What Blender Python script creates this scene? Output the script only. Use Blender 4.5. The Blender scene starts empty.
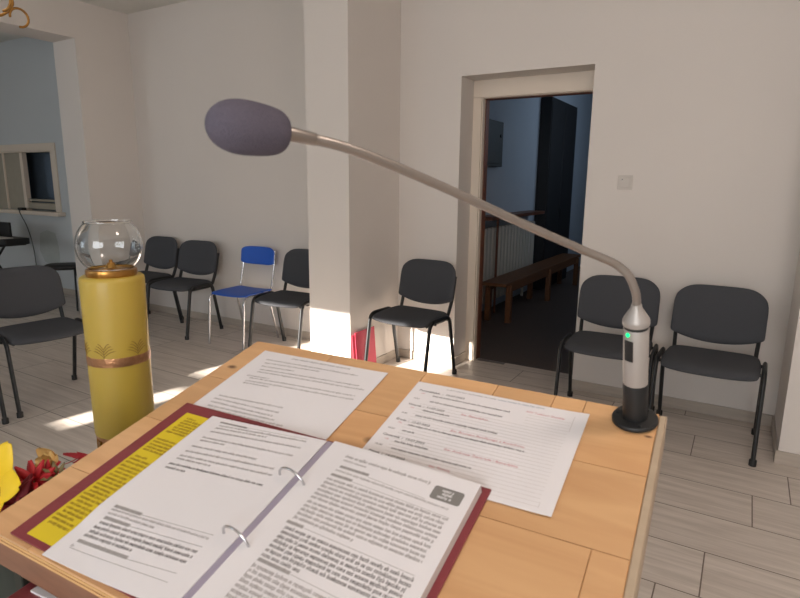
import bpy, bmesh, math, random
from mathutils import Vector, Matrix
random.seed(7)
C = bpy.context.scene.collection
PI = math.pi

# ------------------------------------------------------------------ helpers
class MB:
    def __init__(s): s.v=[]; s.f=[]; s.m=[]; s.sm=[]
    def add(s, vs, fs, mat=0, smooth=False):
        o=len(s.v); s.v+= [tuple(p) for p in vs]
        for f in fs: s.f.append(tuple(i+o for i in f)); s.m.append(mat); s.sm.append(smooth)
    def box(s, x0,x1,y0,y1,z0,z1, mat=0, M=None):
        vs=[Vector((x,y,z)) for z in (z0,z1) for y in (y0,y1) for x in (x0,x1)]
        if M: vs=[M@p for p in vs]
        s.add(vs,[(0,2,3,1),(4,5,7,6),(0,1,5,4),(2,6,7,3),(0,4,6,2),(1,3,7,5)],mat)
    def lathe(s, prof, c=(0,0,0), n=40, mat=0, M=None, closed=False, smooth=True):
        vs=[];fs=[]
        for r,z in prof:
            for k in range(n):
                a=2*PI*k/n; p=Vector((c[0]+r*math.cos(a),c[1]+r*math.sin(a),c[2]+z)); vs.append(M@p if M else p)
        for i in range(len(prof)-1):
            for k in range(n):
                fs.append((i*n+k,i*n+(k+1)%n,(i+1)*n+(k+1)%n,(i+1)*n+k))
        if closed:
            i=len(prof)-1
            for k in range(n): fs.append((i*n+k,i*n+(k+1)%n,(k+1)%n,k))
        s.add(vs,fs,mat,smooth)
        if not closed:
            o=len(s.v)-len(vs)
            if prof[0][0]>1e-6: s.f.append(tuple(o+k for k in reversed(range(n)))); s.m.append(mat); s.sm.append(False)
            if prof[-1][0]>1e-6: s.f.append(tuple(o+(len(prof)-1)*n+k for k in range(n))); s.m.append(mat); s.sm.append(False)
    def tube(s, pts, r, n=12, mat=0, flat=None, up=None):
        # r: radius or list; flat: (rx, ry) elliptical factors with fixed "up"
        P=[Vector(p) for p in pts]; N=len(P); vs=[]; fs=[]; prev=None
        for i in range(N):
            t=(P[min(i+1,N-1)]-P[max(i-1,0)]).normalized()
            if prev is None:
                a=Vector(up) if up else (Vector((0,0,1)) if abs(t.z)<.9 else Vector((1,0,0)))
            else: a=prev
            b=(a-t*a.dot(t)); b.normalize(); c=t.cross(b); prev=b
            ri=r[i] if isinstance(r,(list,tuple)) else r
            fx,fy=flat if flat else (1,1)
            for k in range(n):
                an=2*PI*k/n; vs.append(P[i]+b*(math.cos(an)*ri*fx)+c*(math.sin(an)*ri*fy))
        for i in range(N-1):
            for k in range(n): fs.append((i*n+k,i*n+(k+1)%n,(i+1)*n+(k+1)%n,(i+1)*n+k))
        s.add(vs,fs,mat,True)
        o=len(s.v)-len(vs)
        s.f.append(tuple(o+k for k in reversed(range(n)))); s.m.append(mat); s.sm.append(False)
        s.f.append(tuple(o+(N-1)*n+k for k in range(n))); s.m.append(mat); s.sm.append(False)
    def sheet(s, fn_top, fn_bot, nu, nv, mat=0, smooth=True):
        # closed slab over [0,1]^2
        vs=[];fs=[]
        for fn in (fn_top,fn_bot):
            for j in range(nv+1):
                for i in range(nu+1): vs.append(fn(i/nu,j/nv))
        W=nu+1; K=W*(nv+1)
        for j in range(nv):
            for i in range(nu):
                a=j*W+i; fs.append((a,a+1,a+W+1,a+W)); fs.append((K+a,K+a+W,K+a+W+1,K+a+1))
        for i in range(nu):
            fs.append((i,K+i,K+i+1,i+1)); a=nv*W+i; fs.append((a,a+1,K+a+1,K+a))
        for j in range(nv):
            a=j*W; fs.append((a,a+W,K+a+W,K+a)); a=j*W+nu; fs.append((a,K+a,K+a+W,a+W))
        s.add(vs,fs,mat,smooth)
    def build(s, name, mats, parent=None, loc=None, rz=0, bevel=None, subsurf=0, M=None, auto=None):
        me=bpy.data.meshes.new(name); me.from_pydata(s.v,[],s.f)
        mats=mats if isinstance(mats,(list,tuple)) else [mats]
        for m in mats: me.materials.append(m)
        for i,p in enumerate(me.polygons): p.material_index=s.m[i]; p.use_smooth=s.sm[i]
        bm=bmesh.new(); bm.from_mesh(me); bmesh.ops.recalc_face_normals(bm,faces=[f for f in bm.faces]); bm.to_mesh(me); bm.free()
        if not subsurf: me.set_sharp_from_angle(angle=math.radians(48))
        o=bpy.data.objects.new(name,me); C.objects.link(o)
        if parent: o.parent=parent
        if M is not None: o.matrix_world=M
        if loc: o.location=loc
        if rz: o.rotation_euler=(0,0,rz)
        if bevel:
            b=o.modifiers.new('bevel','BEVEL'); b.width=bevel; b.segments=2; b.limit_method='ANGLE'; b.angle_limit=math.radians(40)
        if subsurf:
            b=o.modifiers.new('sub','SUBSURF'); b.levels=subsurf; b.render_levels=subsurf
        return o

def fillet(pts, rads, n=6):
    P=[Vector(p) for p in pts]; out=[P[0]]
    for i in range(1,len(P)-1):
        r=rads[i-1] if isinstance(rads,(list,tuple)) else rads
        a=(P[i-1]-P[i]); b=(P[i+1]-P[i]); r=min(r,a.length*.49,b.length*.49)
        p0=P[i]+a.normalized()*r; p2=P[i]+b.normalized()*r
        for k in range(n+1):
            t=k/n; out.append(p0*(1-t)**2+P[i]*2*t*(1-t)+p2*t*t)
    out.append(P[-1]); return out
def spline(pts,n=8):
    P=[Vector(p) for p in pts]; P=[P[0]*2-P[1]]+P+[P[-1]*2-P[-2]]; out=[]
    for i in range(1,len(P)-2):
        for k in range(n):
            t=k/n; a,b,c,d=P[i-1:i+3]
            out.append(.5*((2*b)+(c-a)*t+(2*a-5*b+4*c-d)*t*t+(3*b-a-3*c+d)*t**3))
    out.append(P[-2]); return out
def tag(o,label,cat,group=None,kind=None):
    o['label']=label; o['category']=cat
    if group: o['group']=group
    if kind: o['kind']=kind
    return o
def empty(name,loc=(0,0,0),rz=0,label=None,cat=None,group=None,M=None):
    o=bpy.data.objects.new(name,None); C.objects.link(o); o.empty_display_size=.1
    if M is not None: o.matrix_world=M
    else: o.location=loc; o.rotation_euler=(0,0,rz)
    if label: tag(o,label,cat,group)
    return o
def struct(o): o['kind']='structure'; return o
def copy_tree(o,parent=None):
    c=o.copy(); C.objects.link(c)
    if parent: c.parent=parent
    for ch in list(o.children): copy_tree(ch,c)
    return c

# ------------------------------------------------------------------ materials
def srgb(r,g,b):
    f=lambda c:(c/255/12.92) if c/255<=.04045 else ((c/255+.055)/1.055)**2.4
    return (f(r),f(g),f(b),1)
def mat(name,col,rough=.6,metal=0,noise=0,nscale=8,bump=0,bscale=200,coat=0,spec=None,stretch=None,coord='Object'):
    m=bpy.data.materials.new(name); m.use_nodes=True; nt=m.node_tree; b=nt.nodes['Principled BSDF']
    b.inputs['Base Color'].default_value=col; b.inputs['Roughness'].default_value=rough; b.inputs['Metallic'].default_value=metal
    if coat: b.inputs['Coat Weight'].default_value=coat; b.inputs['Coat Roughness'].default_value=.15
    if spec is not None: b.inputs['Specular IOR Level'].default_value=spec
    tc=nt.nodes.new('ShaderNodeTexCoord'); out=tc.outputs[coord]
    if stretch:
        mp=nt.nodes.new('ShaderNodeMapping'); mp.inputs['Scale'].default_value=stretch; nt.links.new(out,mp.inputs[0]); out=mp.outputs[0]
    if noise:
        n=nt.nodes.new('ShaderNodeTexNoise'); n.inputs['Scale'].default_value=nscale; n.inputs['Detail'].default_value=5
        nt.links.new(out,n.inputs['Vector'])
        mx=nt.nodes.new('ShaderNodeMix'); mx.data_type='RGBA'; mx.inputs['A'].default_value=tuple(max(0,c*(1-noise)) for c in col[:3])+(1,); mx.inputs['B'].default_value=tuple(min(1,c*(1+noise)) for c in col[:3])+(1,)
        nt.links.new(n.outputs['Fac'],mx.inputs['Factor']); nt.links.new(mx.outputs['Result'],b.inputs['Base Color'])
    if bump:
        n=nt.nodes.new('ShaderNodeTexNoise'); n.inputs['Scale'].default_value=bscale; n.inputs['Detail'].default_value=3
        nt.links.new(out,n.inputs['Vector']); bp=nt.nodes.new('ShaderNodeBump'); bp.inputs['Strength'].default_value=bump; bp.inputs['Distance'].default_value=.002
        nt.links.new(n.outputs['Fac'],bp.inputs['Height']); nt.links.new(bp.outputs['Normal'],b.inputs['Normal'])
    return m
def emis(name,col,st):
    m=mat(name,col,.4); b=m.node_tree.nodes['Principled BSDF']; b.inputs['Emission Color'].default_value=col; b.inputs['Emission Strength'].default_value=st; return m

WALL=mat('wall_paint',srgb(222,214,207),.85,noise=.03,nscale=1.5,bump=.25,bscale=60)
CEIL=mat('ceiling_paint',srgb(222,219,212),.9,noise=.02,nscale=2)
ANNEXW=mat('annex_paint',srgb(200,204,206),.85,noise=.04,nscale=1.2)
TRIM=mat('cream_trim',srgb(226,212,196),.5,noise=.03,nscale=5)
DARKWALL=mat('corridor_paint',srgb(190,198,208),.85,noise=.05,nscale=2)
BROWN=mat('brown_wood',srgb(112,66,44),.45,noise=.25,nscale=6,stretch=(8,8,1))
DARKCAB=mat('dark_cupboard',srgb(30,30,33),.6,noise=.1)
TERR=mat('terrazzo',srgb(92,78,70),.55,noise=.5,nscale=90)
BENCHW=mat('bench_wood',srgb(120,78,48),.5,noise=.25,nscale=5,stretch=(10,1,10))
RAD=mat('radiator_enamel',srgb(205,200,190),.4)
GREYMET=mat('panel_grey',srgb(66,70,68),.5)
FAB=mat('charcoal_fabric',srgb(78,79,83),.95,noise=.22,nscale=350,bump=.5,bscale=700,spec=.15)
BLACKM=mat('black_enamel',srgb(26,27,29),.38,noise=.05)
BLACKP=mat('black_plastic',srgb(22,22,23),.5)
BLUE=mat('blue_plastic',srgb(34,92,196),.45,noise=.06,nscale=20)
CHROME=mat('chrome',srgb(205,205,208),.18,metal=1)
STEEL=mat('satin_steel',srgb(150,142,136),.36,metal=.8)
SLEEVE=mat('satin_grey_paint',srgb(164,156,150),.4,metal=.25)
FOAM=mat('foam',srgb(100,94,105),1,noise=.18,nscale=500,bump=1,bscale=900,spec=.1)
PAPER=mat('paper',srgb(224,219,220),.8,noise=.01)
PAPERE=mat('paper_edge',srgb(200,192,190),.9,noise=.1,nscale=900,stretch=(.01,.01,4))
INK=mat('ink',srgb(120,115,114),.9); INKL=mat('pale_ink',srgb(158,151,149),.9); REDINK=mat('red_ink',srgb(206,126,134),.9); INKB=mat('bluish_ink',srgb(150,158,170),.9)
GREYBOX=mat('grey_print',srgb(128,124,120),.9); HILITE=mat('grey_heading',srgb(172,167,164),.9); RULE=mat('ruled_line',srgb(196,188,186),.9)
MAROON=mat('maroon_cover',srgb(128,52,58),.5,noise=.1,nscale=30,bump=.2)
YPAPER=mat('yellow_paper',srgb(216,190,34),.7,noise=.04)
YINK=mat('ink_on_yellow',srgb(150,118,34),.9)
LILAC=mat('lilac_plastic',srgb(158,148,164),.5)
BRASS=mat('brass',srgb(170,124,64),.28,metal=.9,noise=.2,nscale=60,bump=.6,bscale=150)
COPPER=mat('rose_brass_band',srgb(176,128,92),.35,metal=.75,noise=.35,nscale=70,bump=.7,bscale=160)
GOLDINK=mat('gold_ornament',srgb(122,92,24),.5)
REDBAG=mat('red_card',srgb(200,60,84),.6,noise=.06)
PLASTW=mat('white_plastic',srgb(206,198,190),.4)
TAN=mat('tan_board',srgb(168,160,144),.7,noise=.08,nscale=10)
INNER=mat('dark_blue_interior',srgb(112,128,146),.8,noise=.1)
YPET=mat('yellow_petal',srgb(226,190,30),.55,noise=.12,nscale=25)
RPET=mat('red_petal',srgb(190,40,48),.6,noise=.25,nscale=40)
DRPET=mat('dark_red_petal',srgb(120,24,34),.6,noise=.25,nscale=40)
RPINK=mat('rose_red_petal',srgb(206,60,72),.6,noise=.15,nscale=40)
OPET=mat('peach_petal',srgb(240,204,136),.6,noise=.15,nscale=40)
GREEN=mat('stem_green',srgb(70,92,44),.6,noise=.2)
BUD=mat('olive_bud',srgb(128,112,76),.7,noise=.25,nscale=60)
CERAM=mat('vase_shade_dark',srgb(44,50,44),.4)  # vase coloured dark so the corner under the lectern rail reads as shade
BULB=emis('bulb_glow',(1,.82,.55,1),9)
LED=emis('led_green',(.0,.9,.22,1),1.6)
WAX=mat('yellow_wax',srgb(178,150,58),.55,noise=.05,nscale=6,coat=.2)
b=WAX.node_tree.nodes['Principled BSDF']; b.inputs['Subsurface Weight'].default_value=.15; b.inputs['Subsurface Radius'].default_value=(.02,.012,.004)
PALEWAX=mat('pale_wax',srgb(196,176,112),.5,noise=.05)
GLASS=bpy.data.materials.new('clear_glass'); GLASS.use_nodes=True
b=GLASS.node_tree.nodes['Principled BSDF']; b.inputs['Transmission Weight'].default_value=1; b.inputs['Roughness'].default_value=.0; b.inputs['IOR'].default_value=1.45; b.inputs['Base Color'].default_value=(.97,.98,.98,1)

def nodes(m): return m.node_tree, m.node_tree.nodes['Principled BSDF']
# wood-look floor tiles
TILE=bpy.data.materials.new('wood_look_tile'); TILE.use_nodes=True; nt,b=nodes(TILE)
tc=nt.nodes.new('ShaderNodeTexCoord')
def mth(op,a,b=None,c=None):
    n=nt.nodes.new('ShaderNodeMath'); n.operation=op
    for k,v in enumerate((a,b,c)):
        if v is None: continue
        if isinstance(v,(int,float)): n.inputs[k].default_value=v
        else: nt.links.new(v,n.inputs[k])
    return n.outputs[0]
sx=nt.nodes.new('ShaderNodeSeparateXYZ'); nt.links.new(tc.outputs['Object'],sx.inputs[0])
TR,TLEN,TY0=.3135,1.22,2.5-.3135*30
rown=mth('FLOOR',mth('DIVIDE',mth('SUBTRACT',sx.outputs['Y'],TY0),TR))
shift=mth('MULTIPLY',rown,.447)
for k,xj in ((33,-.13),(32,.33),(31,.17),(30,.74),(29,0.0),(28,-.15)):
    shift=mth('ADD',shift,mth('MULTIPLY',mth('COMPARE',rown,float(k),.5),xj-.447*k))
cx_=nt.nodes.new('ShaderNodeCombineXYZ'); nt.links.new(mth('ADD',mth('SUBTRACT',sx.outputs['X'],shift),TLEN*40),cx_.inputs[0]); nt.links.new(mth('SUBTRACT',sx.outputs['Y'],TY0),cx_.inputs[1])
br=nt.nodes.new('ShaderNodeTexBrick'); br.offset=0; br.offset_frequency=1; br.inputs['Scale'].default_value=1
br.inputs['Brick Width'].default_value=TLEN; br.inputs['Row Height'].default_value=TR; br.inputs['Mortar Size'].default_value=.0028; br.inputs['Mortar Smooth'].default_value=.1
br.inputs['Color1'].default_value=(0,0,0,1); br.inputs['Color2'].default_value=(1,1,1,1); br.inputs['Mortar'].default_value=(.5,.5,.5,1)
nt.links.new(cx_.outputs[0],br.inputs['Vector'])
mp2=nt.nodes.new('ShaderNodeMapping'); mp2.inputs['Scale'].default_value=(1.6,22,1); nt.links.new(tc.outputs['Object'],mp2.inputs[0])
ad=nt.nodes.new('ShaderNodeVectorMath'); ad.operation='MULTIPLY_ADD'; ad.inputs[1].default_value=(7,3,5)
nt.links.new(br.outputs['Color'],ad.inputs[0]); nt.links.new(mp2.outputs[0],ad.inputs[2])
nz=nt.nodes.new('ShaderNodeTexNoise'); nz.inputs['Scale'].default_value=1.3; nz.inputs['Detail'].default_value=6; nz.inputs['Roughness'].default_value=.65; nz.inputs['Distortion'].default_value=.4
nt.links.new(ad.outputs[0],nz.inputs['Vector'])
rp=nt.nodes.new('ShaderNodeValToRGB'); rp.color_ramp.elements[0].position=.3; rp.color_ramp.elements[0].color=srgb(190,178,167); rp.color_ramp.elements[1].position=.7; rp.color_ramp.elements[1].color=srgb(222,211,201)
nt.links.new(nz.outputs['Fac'],rp.inputs[0])
mx=nt.nodes.new('ShaderNodeMix'); mx.data_type='RGBA'; mx.inputs['B'].default_value=srgb(112,98,86); nt.links.new(br.outputs['Fac'],mx.inputs['Factor']); nt.links.new(rp.outputs[0],mx.inputs['A'])
nt.links.new(mx.outputs['Result'],b.inputs['Base Color']); b.inputs['Roughness'].default_value=.42
bp=nt.nodes.new('ShaderNodeBump'); bp.inputs['Strength'].default_value=.4; bp.inputs['Distance'].default_value=.002; bp.invert=True; nt.links.new(br.outputs['Fac'],bp.inputs['Height']); nt.links.new(bp.outputs[0],b.inputs['Normal'])

# lectern planks: grain along local x, each plank shifted by a random "plank" attribute, with knots
def wood(name,c0,c1,knots=()):
    m=bpy.data.materials.new(name); m.use_nodes=True; nt,b=nodes(m); L=nt.links.new
    tc=nt.nodes.new('ShaderNodeTexCoord'); at=nt.nodes.new('ShaderNodeAttribute'); at.attribute_name='plank'
    mp=nt.nodes.new('ShaderNodeMapping'); mp.inputs['Scale'].default_value=(3,26,26); L(tc.outputs['Object'],mp.inputs[0])
    ad=nt.nodes.new('ShaderNodeVectorMath'); ad.operation='MULTIPLY_ADD'; ad.inputs[1].default_value=(9,13,5); L(at.outputs['Fac'],ad.inputs[0]); L(mp.outputs[0],ad.inputs[2])
    nz=nt.nodes.new('ShaderNodeTexNoise'); nz.inputs['Scale'].default_value=1.1; nz.inputs['Detail'].default_value=5; nz.inputs['Distortion'].default_value=.9; L(ad.outputs[0],nz.inputs['Vector'])
    rp=nt.nodes.new('ShaderNodeValToRGB'); rp.color_ramp.elements[0].position=.28; rp.color_ramp.elements[0].color=c0; rp.color_ramp.elements[1].position=.72; rp.color_ramp.elements[1].color=c1; L(nz.outputs['Fac'],rp.inputs[0])
    hs=nt.nodes.new('ShaderNodeHueSaturation'); L(rp.outputs[0],hs.inputs['Color'])
    mr=nt.nodes.new('ShaderNodeMapRange'); mr.inputs['To Min'].default_value=.86; mr.inputs['To Max'].default_value=1.1; L(at.outputs['Fac'],mr.inputs['Value']); L(mr.outputs[0],hs.inputs['Value'])
    col=hs.outputs[0]
    for (x,y,r) in knots:
        mk=nt.nodes.new('ShaderNodeMapping'); mk.inputs['Location'].default_value=(-x/(r*1.9),-y/r,0); mk.inputs['Scale'].default_value=(1/(r*1.9),1/r,0); L(tc.outputs['Object'],mk.inputs[0])
        ln=nt.nodes.new('ShaderNodeVectorMath'); ln.operation='LENGTH'; L(mk.outputs[0],ln.inputs[0])
        r2=nt.nodes.new('ShaderNodeMapRange'); r2.inputs['From Min'].default_value=.35; r2.inputs['From Max'].default_value=1.15; r2.inputs['To Min'].default_value=.9; r2.inputs['To Max'].default_value=0; L(ln.outputs['Value'],r2.inputs['Value'])
        k=nt.nodes.new('ShaderNodeMix'); k.data_type='RGBA'; k.inputs['B'].default_value=srgb(84,52,28); L(r2.outputs[0],k.inputs['Factor']); L(col,k.inputs['A']); col=k.outputs['Result']
    L(col,b.inputs['Base Color']); b.inputs['Roughness'].default_value=.36; b.inputs['Coat Weight'].default_value=.15; b.inputs['Coat Roughness'].default_value=.3
    return m
PLANK=wood('varnished_pine',srgb(208,158,110),srgb(225,178,128),((-.415,.155,.0085),(-.775,.25,.006),(-.07,.29,.003),(-.25,-.02,.004)))
PLYL=mat('ply_light',srgb(216,172,118),.6,noise=.12,nscale=5,stretch=(3,3,40)); PLYD=mat('ply_dark',srgb(166,112,68),.6,noise=.2,nscale=5,stretch=(3,3,40))
PLYWOOD=mat('plywood_edge',srgb(196,146,92),.6,noise=.35,nscale=3,stretch=(.5,1,110))
REDWOOD=mat('stained_board',srgb(132,92,70),.6,noise=.3,nscale=7,stretch=(2,6,6))
SIDEW=mat('greyed_side_wood',srgb(176,156,132),.6,noise=.12,nscale=5,stretch=(2,8,2))
GAP=mat('dark_gap',srgb(70,42,22),.9)
BODYSHADE=mat('lectern_shade',srgb(36,38,30),.8)  # near-black boards: the shade inside and under the lectern put into the colour

# ------------------------------------------------------------------ photo camera
Rm=((0.8572569327275911,0.514792524729826,0.009960309873385864),(-0.11071637736950943,0.16540910607530587,0.9799906690420784),(-0.502844344775453,0.8412065644713311,-0.1987940663543194))
FPX=575.196; HC=1.5
cam=bpy.data.cameras.new('camera'); co=bpy.data.objects.new('camera',cam); C.objects.link(co)
right,upv,fw=[Vector(r).normalized() for r in Rm]
M=Matrix((right,upv,-fw)).transposed().to_4x4(); M.translation=Vector((0,0,HC)); co.matrix_world=M
cam.sensor_width=36; cam.lens=FPX/800*36; cam.clip_start=.02
cam.dof.use_dof=True; cam.dof.focus_distance=3.2; cam.dof.aperture_fstop=13
bpy.context.scene.camera=co

# ------------------------------------------------------------------ room shell
YN=4.17; ZC=3.23; YS=-3.0; XW=-5.92; XWI=-6.31; XE=2.6; XA=-11.0
mb=MB(); mb.box(XA-.2,XE+.2,YS-.2,4.5,-.12,0); struct(mb.build('floor',TILE))
mb=MB(); mb.box(XA-.2,XE+.2,YS-.2,YN+.3,ZC,ZC+.15); struct(mb.build('ceiling',CEIL))
# north wall with door opening
DX0,DX1,DZ=-1.97,-.99,2.29; YI=4.40; YB=4.53
mb=MB(); mb.box(XWI,DX0,YN,YB,0,ZC); mb.box(DX1,DX1+.12,YN,YI,0,ZC); mb.box(DX1+.12,XE+.2,YN,YB,0,ZC); mb.box(DX0,DX1,YN,YB,DZ,ZC); mb.box(DX1,DX1+.12,YI,YB,DZ,ZC); struct(mb.build('wall_north',WALL))
# piers standing out of the north wall
mb=MB(); mb.box(-2.90,-2.51,3.46,YN-.001,0,ZC); struct(mb.build('wall_pier_west',WALL))
mb=MB(); mb.box(.285,.75,3.60,YN-.001,0,ZC); struct(mb.build('wall_pier_east',WALL))
# east wall
mb=MB(); mb.box(XE,XE+.2,YS,YN,0,ZC); struct(mb.build('wall_east',WALL))
# west wall with the big opening
mb=MB(); mb.box(XWI,XW,3.565,YN,0,ZC); mb.box(XWI,XW,.6,3.565,2.87,ZC); mb.box(XWI,XW,YS,.6,0,ZC); struct(mb.build('wall_west',WALL))
# annex beyond the opening
WX0,WX1,WZ0,WZ1=-9.3,-7.66,1.08,1.86
mb=MB(); mb.box(XA,WX0,YN,YB,0,ZC); mb.box(WX1,XWI,YN,YB,0,ZC); mb.box(WX0,WX1,YN,YB,0,WZ0); mb.box(WX0,WX1,YN,YB,WZ1,ZC); struct(mb.build('wall_annex_north',ANNEXW))
mb=MB(); mb.box(XA-.2,XA,YS,YN,0,ZC); struct(mb.build('wall_annex_west',ANNEXW))
# south wall with high windows (daylight and the low sun come through them)
def wall_cells(xs,zs,holes,y0,y1):
    mb=MB()
    for i in range(len(xs)-1):
        for j in range(len(zs)-1):
            cx=(xs[i]+xs[i+1])/2; cz=(zs[j]+zs[j+1])/2
            if any(a<cx<b and c<cz<d for a,b,c,d in holes): continue
            mb.box(xs[i],xs[i+1],y0,y1,zs[j],zs[j+1])
    return mb
SX,SE=.17,.35
def back(x,y,z,yw=YS): # where the sunbeam through (x,y,z) crosses the south wall
    d=y-yw; return (x-SX*d, z+SE*d)
holes=[]
xa,za=back(-3.55,3.46,.50); xb,_=back(-2.085,3.46,0); _,zb=back(0,2.9,0); holes.append((xa,xb,zb,za))
xc,_=back(-3.54,2.2,0); xd,_=back(-3.36,2.2,0); _,zc=back(0,1.80,0); _,zd=back(0,2.62,0); holes.append((xc,xd,zc,zd))
xs=sorted({XA,XE}|{h[0] for h in holes}|{h[1] for h in holes}); zs=sorted({0,ZC}|{h[2] for h in holes}|{h[3] for h in holes})
struct(wall_cells(xs,zs,holes,YS-.02,YS).build('wall_south',WALL))

# baseboards (tile skirting)
BASE=mat('skirting_tile',srgb(182,170,158),.45,noise=.2,nscale=4,stretch=(1,1,14))
def base(name,pieces):
    mb=MB()
    for p in pieces: mb.box(*p)
    struct(mb.build(name,BASE,bevel=.002))
h=.075;t=.012
base('baseboard_north',[(XW,-2.90,YN-t,YN,0,h),(-2.51,DX0,YN-t,YN,0,h),(DX1,.285,YN-t,YN,0,h),(.75,XE,YN-t,YN,0,h),(XA,XWI,YN-t,YN,0,h)])
base('baseboard_pier_west',[(-2.90-t,-2.51+t,3.46-t,3.46,0,h),(-2.51,-2.51+t,3.46,YN-t,0,h),(-2.90-t,-2.90,3.46,YN-t,0,h)])
base('baseboard_pier_east',[(.285-t,.75+t,3.60-t,3.60,0,h),(.285-t,.285,3.60,YN-t,0,h)])
base('baseboard_west',[(XW,XW+t,3.565,YN-t,0,h),(XWI,XW,3.565-t,3.565,0,h)])
base('baseboard_reveal',[(DX0,DX0+t,YN,YI,0,h)])

# door frame (cream casing in front, brown lining behind)
d=MB(); DR=DX1+.12; d.box(DX0,DX0+.07,YI,YI+.05,0,DZ-.13); d.box(DR-.07,DR,YI,YI+.05,0,DZ-.13); d.box(DX0,DR,YI,YI+.05,DZ-.13,DZ)
d.box(DX0+.07,DX0+.08,YI+.01,YI+.06,0,DZ-.13); d.box(DX0+.07,DR-.07,YI+.01,YI+.06,DZ-.136,DZ-.13)
dr=struct(d.build('door_1',TRIM,bevel=.004))
d=MB(); d.box(DX0+.03,DX0+.085,YI+.06,YB+.005,0,DZ-.136); d.box(DR-.085,DR-.03,YI+.06,YB+.005,0,DZ-.136); d.box(DX0+.03,DR-.03,YI+.06,YB+.005,DZ-.139,DZ-.03)
d.build('lining',BROWN,dr,bevel=.003)
d=MB(); d.box(DX0+.1,DX0+.34,4.44,4.478,0,.006); d.build('threshold_strip',STEEL,dr,bevel=.002)

# corridor behind the door
CX0,CX1,CY1=-2.60,-.4,13.0
mb=MB(); mb.box(CX0-.2,CX1+.2,4.5,CY1+.2,-.12,-.004); struct(mb.build('floor_corridor',TERR))
mb=MB(); mb.box(CX0-.2,CX0,YB,CY1,0,3.3); struct(mb.build('wall_corridor_west',DARKWALL))
mb=MB(); mb.box(CX1,CX1+.2,YB,CY1,0,3.3); struct(mb.build('wall_corridor_east',DARKWALL))
mb=MB(); mb.box(CX0-.2,CX1+.2,CY1,CY1+.2,0,3.3); struct(mb.build('wall_corridor_north',DARKWALL))
mb=MB(); mb.box(CX0-.2,CX1+.2,YB,CY1+.2,3.3,3.45); struct(mb.build('ceiling_corridor',CEIL))

# pass-through window in the annex
w=MB(); tx=.10
w.box(WX0-tx,WX1+tx,YN-.02,YN,WZ1,WZ1+.085); w.box(WX1,WX1+tx,YN-.02,YN,WZ0,WZ1); w.box(WX0-tx,WX0,YN-.02,YN,WZ0,WZ1)
w.box(WX1-.05,WX1,YN,YN+.12,WZ0,WZ1); w.box(WX0,WX1,YN,YN+.12,WZ1-.02,WZ1)
win=struct(w.build('window_1',TRIM,bevel=.004))
w=MB(); w.box(WX0-.15,WX1+.17,YN-.1,YN+.02,WZ0-.05,WZ0); w.build('sill',TRIM,win,bevel=.004)
w=MB(); w.box(WX0,-8.52,YN+.05,YN+.07,WZ0,WZ1-.02); w.build('sliding_panel',TAN,win,bevel=.002)
w=MB(); w.box(-8.52,-8.45,YN+.03,YN+.09,WZ0,WZ1-.02); w.box(-8.98,-8.95,YN+.03,YN+.05,WZ0,WZ1-.02); w.build('mullion',TRIM,win,bevel=.003)
w=MB(); w.box(-8.45,WX1-.05,YN+.04,YN+.08,WZ0+.02,WZ0+.10); w.box(-8.45,WX1-.05,YN+.05,YN+.07,WZ0+.12,WZ0+.15); w.build('lower_rail',TAN,win,bevel=.003)
w=MB(); w.box(WX0,WX1,YB-.02,YB,WZ0,WZ1); 
for k in range(14): w.box(-8.45,WX1-.05,YB-.05,YB-.02,WZ0+.17+k*.045,WZ0+.2+k*.045)
w.build('slatted_blind',INNER,win)
# grey repaired patch on the annex wall
PATCH=mat('bare_plaster',srgb(182,188,186),.95,noise=.12,nscale=9)
w=MB()
pts=[(-8.15,.78),(-7.98,.83),(-7.78,.80),(-7.73,.62),(-7.74,.42),(-7.9,.36),(-8.1,.40),(-8.2,.55)]
w.add([(x,YN-.003,z) for x,z in pts]+[(x,YN,z) for x,z in pts],[tuple(range(8))]+[(i,(i+1)%8,8+(i+1)%8,8+i) for i in range(8)])
struct(w.build('trim_1',PATCH))

# ------------------------------------------------------------------ lectern
LO=Vector((0,.5,1.1)); TAU=.25851380547; SK=.039294997
U=Vector((math.cos(SK),math.sin(SK),0)); V=Vector((-math.sin(SK)*math.cos(TAU),math.cos(SK)*math.cos(TAU),math.sin(TAU))); NN=U.cross(V)
LM=Matrix((U,V,NN)).transposed().to_4x4(); LM.translation=LO
LU0,LU1,LV0,LV1=-.795,-.062,-.172,.345; TT=.024
UX0,UY0=U.x,U.y
lect=empty('lectern',M=Matrix.Translation((-.43,.62,0))@Matrix.Rotation(SK,4,'Z'),label='pine lectern with slanted plank top carrying the papers and microphone',cat='lectern')
LI=lect.matrix_world.inverted()
def lpart(mb,name,mats,M=LM,bevel=None):
    o=mb.build(name,mats,lect,bevel=bevel); o.matrix_local=LI@M; return o
top=MB(); planks=[]
def row(v0,v1,js):
    js=[LU0]+js+[LU1]
    for a,b in zip(js,js[1:]): planks.append((a,b,v0,v1))
row(.212,LV1,[-.61,-.42,-.295,-.205,-.16]); row(.081,.212,[-.66,-.36]); row(-.05,.081,[-.52,-.10]); row(LV0,-.05,[-.70,-.31])
planks_faces=[]; g=.0006
for (a,b_,c,d) in planks:
    n0=len(top.f); top.box(a+g,b_-g,c+g,d-g,-.005,0); planks_faces.append((n0,len(top.f),random.random()))
top.box(LU0,LU1,LV0+.004,LV1,-TT,-.0025,1)
for k,(m_,in_) in enumerate(((2,0),(3,.0015),(2,.0005),(3,.002))): top.box(LU0,LU1,LV0+in_,LV0+.03,-.0052-.0049*(k+1),-.0052-.0049*k,m_)
def flare(v): return (v[0]-(LV1-v[1])*.05*max(0,(-.5-v[0])/.3),v[1],v[2])
top.v=[flare(p) for p in top.v]
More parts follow.
